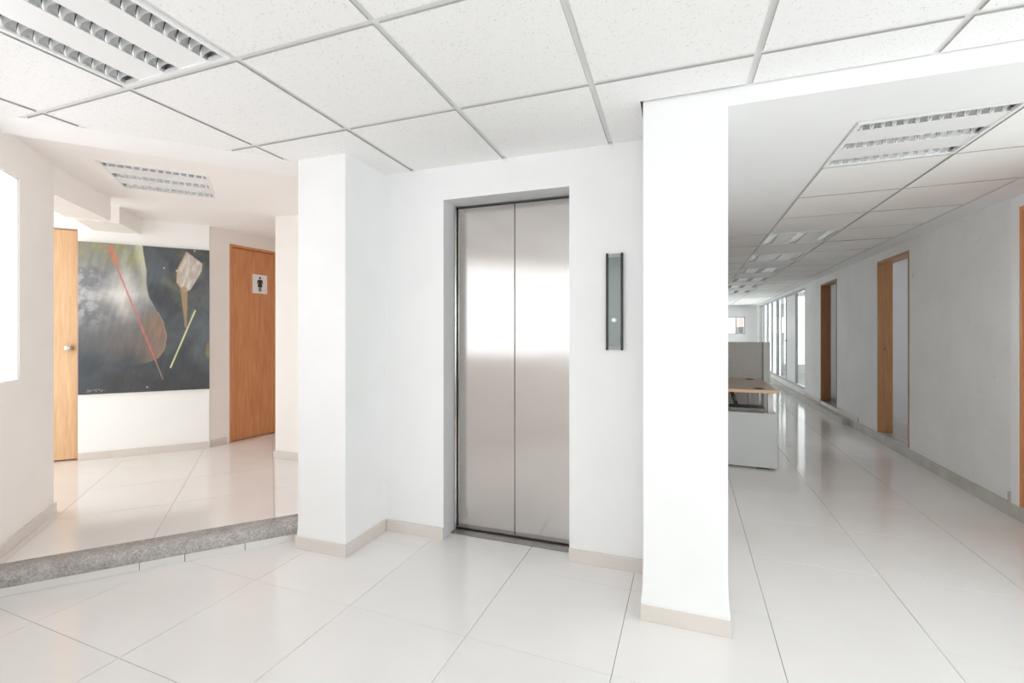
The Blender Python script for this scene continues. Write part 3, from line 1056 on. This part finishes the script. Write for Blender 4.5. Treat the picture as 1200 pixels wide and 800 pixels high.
# ------------------------------------------------------------------ recessed louver lights
def light_meshes():
    d = {}
    W2 = 0.292
    # rim of four bars
    bm = bmesh.new()
    for b in ((-W2, W2, -W2, -W2 + 0.016), (-W2, W2, W2 - 0.016, W2), (-W2, -W2 + 0.016, -W2 + 0.016, W2 - 0.016), (W2 - 0.016, W2, -W2 + 0.016, W2 - 0.016)):
        box_into(bm, FL, *b, -0.003, 0.014)
    d['frame'] = finish(bm, 'light_frame')
    bm = bmesh.new()
    t = 0.003
    for b in ((-W2, W2, -W2, W2, 0.092, 0.095), (-W2, -W2 + t, -W2, W2, 0.012, 0.092), (W2 - t, W2, -W2, W2, 0.012, 0.092),
              (-W2 + t, W2 - t, -W2, -W2 + t, 0.012, 0.092), (-W2 + t, W2 - t, W2 - t, W2, 0.012, 0.092)):
        box_into(bm, FL, *b)
    d['housing'] = finish(bm, 'light_housing')
    inn = W2 - 0.016
    sw = 0.084            # strip width
    pw = (2 * inn - 3 * sw) / 2
    d['cx'] = [-inn + sw / 2, 0.0, inn - sw / 2]
    d['px'] = [-(sw / 2 + pw / 2), sw / 2 + pw / 2]
    bm = bmesh.new()
    box_into(bm, FL, -pw / 2, pw / 2, -inn, inn, 0.002, 0.006)
    d['panel'] = finish(bm, 'light_panel')
    # curved reflector trough
    bm = bmesh.new()
    prof = []
    for k in range(11):
        a = math.pi * k / 10
        prof.append((-sw / 2 * math.cos(a) * (1.0 - 0.12 * math.sin(a)), 0.005 + 0.055 * math.sin(a) ** 0.8))
    r0 = [bm.verts.new((x, -inn, z)) for x, z in prof]
    r1 = [bm.verts.new((x, inn, z)) for x, z in prof]
    for k in range(10):
        bm.faces.new((r0[k], r0[k + 1], r1[k + 1], r1[k]))
    d['reflector'] = finish(bm, 'reflector', smooth=True)
    # cross blade: V section, arched lower edge
    bm = bmesh.new()
    n = 8
    A, B, C = [], [], []
    for k in range(n + 1):
        x = -sw / 2 + sw * k / n
        arch = 0.012 * (1 - (2 * k / n - 1) ** 2)
        top = 0.008 + 0.040 * max(0.0, 1 - (2 * k / n - 1) ** 2) ** 0.5
        A.append(bm.verts.new((x, 0, 0.003 + arch)))
        B.append(bm.verts.new((x, -0.008, top)))
        C.append(bm.verts.new((x, 0.008, top)))
    for k in range(n):
        bm.faces.new((A[k], A[k + 1], B[k + 1], B[k]))
        bm.faces.new((A[k + 1], A[k], C[k], C[k + 1]))
        bm.faces.new((B[k], B[k + 1], C[k + 1], C[k]))
    d['blade'] = finish(bm, 'louver_blade')
    bm = bmesh.new()
    seg = 10
    r0 = [bm.verts.new((0.013 * math.cos(2 * math.pi * k / seg), -inn + 0.02, 0.047 + 0.013 * math.sin(2 * math.pi * k / seg))) for k in range(seg)]
    r1 = [bm.verts.new((v.co.x, inn - 0.02, v.co.z)) for v in r0]
    for k in range(seg):
        bm.faces.new((r0[k], r0[(k + 1) % seg], r1[(k + 1) % seg], r1[k]))
    bm.faces.new(r0[::-1])
    bm.faces.new(r1)
    d['tube'] = finish(bm, 'lamp_tube', smooth=True)
    d['inn'] = inn
    return d


LM = light_meshes()


def make_light(loc, rz, label, group, nblade=13):
    e = empty('ceiling_light', loc, rz, label, 'ceiling light', group)
    link('housing', LM['housing'], e, 'louver_white')
    link('frame', LM['frame'], e, 'louver_white')
    for x in LM['px']:
        o = link('panel', LM['panel'], e, 'louver_white')
        o.location.x = x
    for x in LM['cx']:
        r = link('reflector', LM['reflector'], e, 'reflector')
        r.location.x = x
        o = link('lamp_tube', LM['tube'], r, 'tube')
        for k in range(nblade):
            b = link('louver_blade', LM['blade'], r, 'louver')
            b.location.y = -LM['inn'] + (k + 0.5) * 2 * LM['inn'] / nblade
    return e


ROW = {4: 'corridor louver light recessed above the wood-topped desk', 6: 'corridor louver light recessed just behind the grey partition screen',
       8: 'fourth corridor louver light from the far window wall', 10: 'third corridor louver light from the far window wall',
       12: 'second corridor louver light from the far window wall', 14: 'corridor louver light closest to the far window wall'}
G1 = 'square recessed louver lights'
make_light((CX0 - CK / 2, CY0 - CK / 2, zL), 0.0, 'square recessed louver light set among speckled ceiling tiles of the lobby', G1)
make_light((*FH.w(HLP, HLQ), H_HALL - 0.001), A_H + math.pi / 2, 'square recessed louver light in the smooth ceiling above the painting hall', G1)
for k in LIGHT_CELLS:
    c = FC.w((KX0 + KX1) / 2, KY0 + (k + 0.5) * KY)
    if k == 0:
        make_light((*c, zC), A_C + math.pi / 2, 'square recessed louver light in corridor ceiling next to the smooth plaster border', G1)
    else:
        make_light((*c, zC), A_C, ROW[k], 'row of corridor ceiling lights')


# ------------------------------------------------------------------ painting
PW, PH = 0.985, 1.38
PX0 = -1.523
pz0 = 0.712


def srgb(r, g, b):
    f = lambda c: ((c / 255) / 12.92 if c / 255 <= 0.04045 else ((c / 255 + 0.055) / 1.055) ** 2.4)
    return Vector((f(r), f(g), f(b)))


def sm(a, b, x):
    t = min(1, max(0, (x - a) / (b - a)))
    return t * t * (3 - 2 * t)


EDGE = [(-0.05, .465), (0, .465), (.09, .478), (.18, .498), (.26, .494), (.36, .52), (.44, .576), (.52, .63), (.62, .655), (.71, .636), (.77, .59), (.80, .50), (.812, .40), (.82, .2)]
KITE = [(.81, .02), (.94, .10), (.935, .15), (.845, .285), (.79, .315), (.73, .24), (.735, .155)]


def edge_at(t):
    for (a, x), (b, y) in zip(EDGE, EDGE[1:]):
        if a <= t <= b:
            return x + (y - x) * (t - a) / (b - a)
    return -1


def seg_d(s, t, a, b):
    # distance in metres
    px, py, ax, ay, bx, by = s * PW, t * PH, a[0] * PW, a[1] * PH, b[0] * PW, b[1] * PH
    dx, dy = bx - ax, by - ay
    u = min(1, max(0, ((px - ax) * dx + (py - ay) * dy) / (dx * dx + dy * dy)))
    return math.hypot(px - ax - u * dx, py - ay - u * dy), u


def kite_in(s, t):
    inside, dmin = False, 9
    n = len(KITE)
    for i in range(n):
        a, b = KITE[i], KITE[(i + 1) % n]
        if (a[1] > t) != (b[1] > t) and s < (b[0] - a[0]) * (t - a[1]) / (b[1] - a[1]) + a[0]:
            inside = not inside
        dmin = min(dmin, seg_d(s, t, a, b)[0])
    return dmin if inside else -dmin


def lerp3(a, b, k):
    return a + (b - a) * k


def paint(s, t):
    v = Vector((s * 4, t * 5.6, 0.3))
    n1 = noise.fractal(v, 1.0, 2.0, 5)
    n2 = noise.fractal(v * 2.7 + Vector((7, 3, 1)), 0.8, 2.0, 5)
    st = noise.fractal(Vector((s * 30 + t * 8, t * 9, 2)), 0.9, 2.0, 3)
    # dark ground
    c = lerp3(srgb(62, 66, 72), srgb(84, 90, 96), sm(-.5, .6, n1))
    c = lerp3(c, srgb(98, 98, 84), 0.7 * sm(.62, .78, s) * sm(.38, .05, abs(t - .22)) * sm(-.4, .5, n2))
    c = lerp3(c, srgb(104, 112, 116), 0.55 * sm(.80, .97, s) * sm(.3, .0, abs(t - .6)))
    c = lerp3(c, srgb(58, 58, 60), 0.7 * sm(.78, .95, t))
    # pear-like pale figure
    e = edge_at(t) + 0.004 * n2
    if t < 0.812:
        f = sm(0.004, -0.006, (s - e))
        g = lerp3(srgb(120, 122, 126), srgb(96, 96, 98), sm(.35, .75, t))
        g = lerp3(g, srgb(214, 212, 208), sm(.45, -.25, abs(s - .33) * 1.6 + abs(t - .33) * 1.7 - .12 + n1 * .22))
        g = lerp3(g, srgb(198, 196, 204), .55 * sm(.30, .05, abs(t - .33)) * sm(.35, .0, s) * sm(-.3, .4, n2))
        g = lerp3(g, srgb(140, 138, 108), sm(.26, .05, t + n1 * .08) * (.45 + .55 * sm(.3, -.4, n2)))
        g = lerp3(g, srgb(205, 208, 178), .75 * sm(.09, .01, abs(s - e)) * sm(.45, .05, t))
        g = lerp3(g, srgb(142, 112, 86), .95 * sm(.24, .06, abs(s - e)) * sm(.42, .6, t + n2 * .07))
        g = lerp3(g, srgb(116, 106, 102), .65 * sm(.48, .66, t + n2 * .06) * sm(.08, .36, s))
        if t > .45:
            g = lerp3(g, srgb(168, 138, 108), .7 * sm(.016, .002, abs(s - e)))
        low = sm(.55, .9, t) * sm(.58, .36, s + n1 * .07)
        g = lerp3(g, srgb(78, 82, 86), .85 * low)
        if t > .70:
            f *= 1 - sm(.68, .81, t) * sm(.62, .30, s)
        c = lerp3(c, g, f)
    c = lerp3(c, srgb(66, 76, 86), .5 * sm(.25, .0, s) * sm(.55, .85, t))
    # kite leaf and stem
    k = kite_in(s, t)
    if k > -0.012:
        kc = lerp3(srgb(176, 164, 156), srgb(196, 190, 184), sm(-.4, .4, st))
        kc = lerp3(kc, srgb(186, 160, 118), .8 * sm(.03, .0, k) * sm(.9, .75, s))
        c = lerp3(c, kc, sm(-.006, .004, k))
    d, u = seg_d(s, t, (.79, .29), (.805, .555))
    wd = .022 * (1 - u) + .006
    c = lerp3(c, srgb(158, 134, 100), .85 * sm(wd + .006, wd - .004, d))
    d, u = seg_d(s, t, (.64, .235), (.755, .30))
    c = lerp3(c, srgb(128, 128, 104), .4 * sm(.06, .0, d))
    d = math.hypot((s - 1.0) / .035, (t - .72) / .06)
    c = lerp3(c, srgb(126, 118, 78), .8 * sm(1.1, .8, d))
    # red and lemon lines
    d, u = seg_d(s, t, (.225, .05), (.565, .79))
    c = lerp3(c, srgb(188, 104, 98), .85 * sm(.0105, .004, d + .003 * abs(n2)))
    d, u = seg_d(s, t, (.565, .79), (.622, .92))
    c = lerp3(c, srgb(160, 130, 112), .8 * sm(.006, .002, d))
    d, u = seg_d(s, t, (.225, .02), (.27, .12))
    c = lerp3(c, srgb(198, 116, 84), .6 * sm(.035, .005, d))
    d, u = seg_d(s, t, (.882, .435), (.682, .838))
    c = lerp3(c, srgb(214, 216, 158), .95 * sm(.008, .003, d))
    # scrawl in the corner and flecks of white
    if .04 < s < .19 and .968 < t < .985:
        c = lerp3(c, srgb(190, 190, 186), .8 * sm(.1, .5, noise.noise(Vector((s * 170, t * 160, 9)))))
    for (fs, ft) in ((.50, .968), (.877, .012), (.73, .16), (.63, .145)):
        c = lerp3(c, srgb(205, 205, 200), .9 * sm(.009, .003, math.hypot((s - fs) * PW, (t - ft) * PH)))
    c = c * (1.14 + .16 * st)
    return (max(0, c.x), max(0, c.y), max(0, c.z), 1)


pc = FH.w(PX0 + PW / 2, QP)
ptg = empty('painting', (*pc, pz0), A_H, label='large unframed abstract oil painting with pear-like figure and red line', cat='painting')
NU, NV = 190, 260
verts, cols, faces = [], [], []
for b in range(NV + 1):
    for a in range(NU + 1):
        s, t = a / NU, b / NV
        verts.append((-PW / 2 + PW * s, -0.0262, PH * (1 - t)))
        cols.append(paint(s, t))
for b in range(NV):
    for a in range(NU):
        i = b * (NU + 1) + a
        faces.append((i, i + NU + 1, i + NU + 2, i + 1))
me = bpy.data.meshes.new('canvas_face')
me.from_pydata(verts, [], faces)
at = me.color_attributes.new('paint', 'FLOAT_COLOR', 'POINT')
at.data.foreach_set('color', [x for c in cols for x in c])
link('canvas_face', me, ptg, 'painting')
box('stretcher', FL, -PW / 2, PW / 2, -0.026, -0.001, 0.0, PH, 'canvas_side', ptg)

# ------------------------------------------------------------------ doors
# pale door beside the painting
d1 = empty('door_1', (*FH.w(DP1, QP), Z_HALL), A_H, kind='structure')
box('door_leaf', FL, -0.765, -0.003, 0.055, 0.095, 0.012, 2.082, 'wood_pale', d1, bevel=0.002)
box('door_stop', FL, -0.003, 0.0, 0.0, 0.095, 0.0, 2.09, 'wood_jamb', d1)
kn = lathe('door_knob', [(0, 0.060), (0.018, 0.058), (0.026, 0.048), (0.027, 0.038), (0.018, 0.028), (0.011, 0.022), (0.011, 0.006), (0.030, 0.005), (0.031, 0.0)], 'chrome', d1, 24,
           Matrix.Translation((-0.072, 0.055, 1.018)) @ Matrix.Rotation(math.pi / 2, 4, 'X'))
# washroom door
dl = FD.w(DW0, 0.0)
d2 = empty('door_2', (*dl, Z_HALL), FD.a, kind='structure')
DWW = DW1 - DW0
DWH = DWT - Z_HALL
box('door_leaf', FL, 0.026, DWW - 0.026, 0.022, 0.062, 0.008, DWH - 0.028, 'wood_red', d2, bevel=0.002)
boxes('door_frame', FL, [(0.0, 0.024, -0.008, 0.1, 0.0, DWH), (DWW - 0.024, DWW, -0.008, 0.1, 0.0, DWH), (0.024, DWW - 0.024, -0.008, 0.1, DWH - 0.026, DWH)], 'wood_red', d2)
for z in (0.28, 1.07, 1.86):
    tube('hinge', [(0.0255, 0.018, z), (0.0255, 0.018, z + 0.07)], 0.006, 'steel_dark', d2, 8)

# washroom sign
sx, sy = FD.w(0.555, 0.0)
sg = empty('restroom_sign', (*FD.w(0.0, 0.022), 0), FD.a, label='small square white restroom sign with black female figure on door', cat='sign')
SS0, SZ0, SWd, SHt = 0.472, 1.712, 0.176, 0.21
sg.location = (*FD.w(SS0, 0.021), SZ0)
box('plate', FL, 0, SWd, -0.004, 0.001, 0, SHt, 'sign_white', sg, bevel=0.0008)


def flat_shape(name, pts, parent, mat='black', y=-0.0045):
    bm = bmesh.new()
    f = [bm.verts.new((x, y, z)) for x, z in pts]
    g = [bm.verts.new((x, y + 0.0008, z)) for x, z in pts]
    bm.faces.new(f)
    bm.faces.new(g[::-1])
    n = len(pts)
    for i in range(n):
        bm.faces.new((f[i], g[i], g[(i + 1) % n], f[(i + 1) % n]))
    return link(name, finish(bm, name), parent, mat)


cxs = SWd / 2
flat_shape('figure_head', [(cxs + 0.0125 * math.cos(a * math.pi / 8), 0.174 + 0.0125 * math.sin(a * math.pi / 8)) for a in range(16)], sg)
body = [(0.020, 0.154), (0.030, 0.148), (0.036, 0.108), (0.029, 0.104), (0.022, 0.132), (0.021, 0.122), (0.030, 0.073), (0.0155, 0.073), (0.0155, 0.022), (0.003, 0.022), (0.003, 0.073)]
flat_shape('figure_body', [(cxs + x, z) for x, z in body] + [(cxs - x, z) for x, z in reversed(body)], sg)


# corridor doors (corridor frame)
def door_lining(name, y0, y1, z0, z1, mat='wood_jamb'):
    e = empty(name, (*FC.w(X_RIGHT, y0), z0), A_C, kind='structure')
    w, h = y1 - y0, z1 - z0
    # local x goes into the room, local y along the wall
    box('door_jamb', FL, -0.006, TW + 0.006, w - 0.03, w, 0.0, h, mat, e, bevel=0.002)
    box('door_jamb', FL, -0.006, TW + 0.006, 0.0, 0.022, 0.0, h, mat, e, bevel=0.002)
    box('door_head', FL, -0.006, TW + 0.006, 0.022, w - 0.03, h - 0.03, h, mat, e, bevel=0.002)
    box('threshold', FL, 0.0, TW, 0.022, w - 0.03, -0.004, 0.006, 'alu', e)
    return e, w, h


e3, w_, h_ = door_lining('door_3', *OPEN[1])
box('strike_plate', FL, 0.05, 0.066, w_ - 0.032, w_ - 0.0295, 0.965, 1.005, 'steel_dark', e3)
e4, w_, h_ = door_lining('door_4', *OPEN[2])
# nearest office door: deep white reveal, closed wooden leaf
y0, y1, z0, z1 = OPEN[0]
e5 = empty('door_5', (*FC.w(X_RIGHT, y0), z0), A_C, kind='structure')
wd = y1 - y0
box('door_leaf', FL, 0.075, 0.115, 0.0, wd - 0.10, 0.0, z1 - z0 - 0.10, 'wood_red', e5, bevel=0.002)
boxes('door_frame', FL, [(-0.004, 0.13, wd - 0.10, wd - 0.07, 0, z1 - z0 - 0.07), (-0.004, 0.13, 0.0, wd - 0.10, z1 - z0 - 0.10, z1 - z0 - 0.07)], 'wood_red', e5)
boxes('white_casing', FL, [(-0.010, 0.13, wd - 0.07, wd + 0.004, 0.0, z1 - z0), (-0.010, 0.13, 0.0, wd - 0.07, z1 - z0 - 0.07, z1 - z0 + 0.004)], 'louver_white', e5)

# glazed partition at the far end of the corridor wall
gz0, gz1 = 0.185, 2.15
gl = empty('window_5', (*FC.w(X_RIGHT, 10.155), gz0), A_C, kind='structure')
gh = gz1 - gz0
bars = [0.0, 0.98, 1.985, 3.09, 3.2, 3.95, 4.7, 5.45, 5.995 - 0.03]
for b in bars:
    box('mullion', FL, 0.03, 0.08, b, b + 0.035, 0.0, gh, 'alu', gl)
boxes('window_frame', FL, [(0.03, 0.08, 0.0, 5.995, 0.0, 0.035), (0.03, 0.08, 0.0, 5.995, gh - 0.035, gh)], 'alu', gl)
for a, b in zip(bars, bars[1:]):
    if abs(a - 0.98) < .01 or b - a < 0.2:
        continue
    box('window_pane', FL, 0.052, 0.058, a + 0.035, b, 0.035, gh - 0.035, 'glass', gl)
d6 = empty('door_6', (*FC.w(X_RIGHT, 10.155 + 1.015), gz0), A_C, kind='structure')
box('door_leaf', FL, 0.045, 0.075, 0.004, 0.962, 0.008, gh - 0.04, 'louver_white', d6, bevel=0.002)
tube('door_handle', [(0.045, 0.90, 0.92), (0.0, 0.90, 0.92), (0.0, 0.80, 0.92)], 0.009, 'steel_dark', d6, 8)
box('wall_glazing_end', FC, X_RIGHT + TW, 2.27, 13.2, 13.36, -0.1, ROOF, 'wall', kind='structure')

# ------------------------------------------------------------------ desk and screen
desk = empty('office_desk', (*FC.w(0.0, 4.745), 0), A_C, label='office desk with wood-look top and grey front panel behind white column', cat='desk')
DX0, DX1, DD = -0.95, 0.775, 1.20
tp = box('desk_top', FL, DX0, DX1, 0.0, DD, 0.712, 0.742, 'desk_wood', desk, bevel=0.002)
box('edge_band', FL, DX0, DX1, -0.004, 0.0, 0.713, 0.741, 'desk_edge', tp)
box('edge_band', FL, DX1, DX1 + 0.004, -0.004, DD, 0.713, 0.741, 'desk_edge', tp)
for (gx, gy) in ((0.655, 1.06), (0.62, 0.09)):
    lathe('cable_grommet', [(0.045, 0.0), (0.045, 0.004), (0.036, 0.005), (0.036, 0.0025), (0, 0.0025)], 'black', tp, 20, Matrix.Translation((gx, gy, 0.742)))
box('front_panel', FL, DX0 + 0.01, 0.752, 0.026, 0.05, 0.018, 0.522, 'desk_grey', desk, bevel=0.002)
box('side_panel', FL, 0.742, 0.768, 0.05, 0.42, 0.018, 0.522, 'screen_end', desk, bevel=0.002)
for x in (-0.8, 0.6):
    box('plinth', FL, x, x + 0.1, 0.04, 0.36, 0.0, 0.018, 'black', desk)
box('cable_tray', FL, DX0 + 0.02, 0.68, 0.06, 0.30, 0.525, 0.56, 'steel_dark', desk)
tube('leg', [(0.46, 0.34, 0.54), (0.40, 0.40, 0.712)], 0.018, 'steel_dark', desk, 10)
tube('leg', [(-0.50, 0.34, 0.54), (-0.56, 0.40, 0.712)], 0.018, 'steel_dark', desk, 10)
for (x, y) in ((0.60, 0.7), (0.67, 0.5)):
    box('leg', FL, x, x + 0.03, y, y + 0.03, 0.0, 0.712, 'alu', desk, bevel=0.002)
box('leg', FL, 0.70, 0.742, 0.10, 0.14, 0.50, 0.712, 'louver_white', desk, bevel=0.002)

scr = empty('partition_screen', (*FC.w(0.0, 5.96), 0), A_C, label='low grey fabric partition screen standing at back of desk', cat='partition screen')
box('fabric_panel', FL, -0.95, 0.80, 0.0, 0.05, 0.06, 1.165, 'fabric', scr, bevel=0.003)
box('end_post', FL, 0.802, 0.818, 0.0, 0.05, 0.0, 1.165, 'steel_dark', scr)
box('end_panel', FL, 0.818, 0.885, 0.0, 0.05, 0.04, 1.165, 'screen_end', scr, bevel=0.003)
box('foot', FL, 0.815, 0.888, -0.03, 0.08, 0.0, 0.04, 'alu', scr, bevel=0.003)
box('foot', FL, -0.9, -0.83, -0.03, 0.08, 0.0, 0.06, 'alu', scr, bevel=0.003)

# ------------------------------------------------------------------ outside the far window
nb = empty('neighbour_building', (*FC.w(3.3, 26.0), 0), A_C, label='salmon and grey neighbouring building seen through far window', cat='building')
box('wall', FL, -0.85, 0.0, 0.0, 2.0, 1.62, 2.1, 'outside_pink', nb)
box('lower_wall', FL, -0.85, 0.0, 0.05, 2.0, 0.0, 1.62, 'outside_grey', nb)
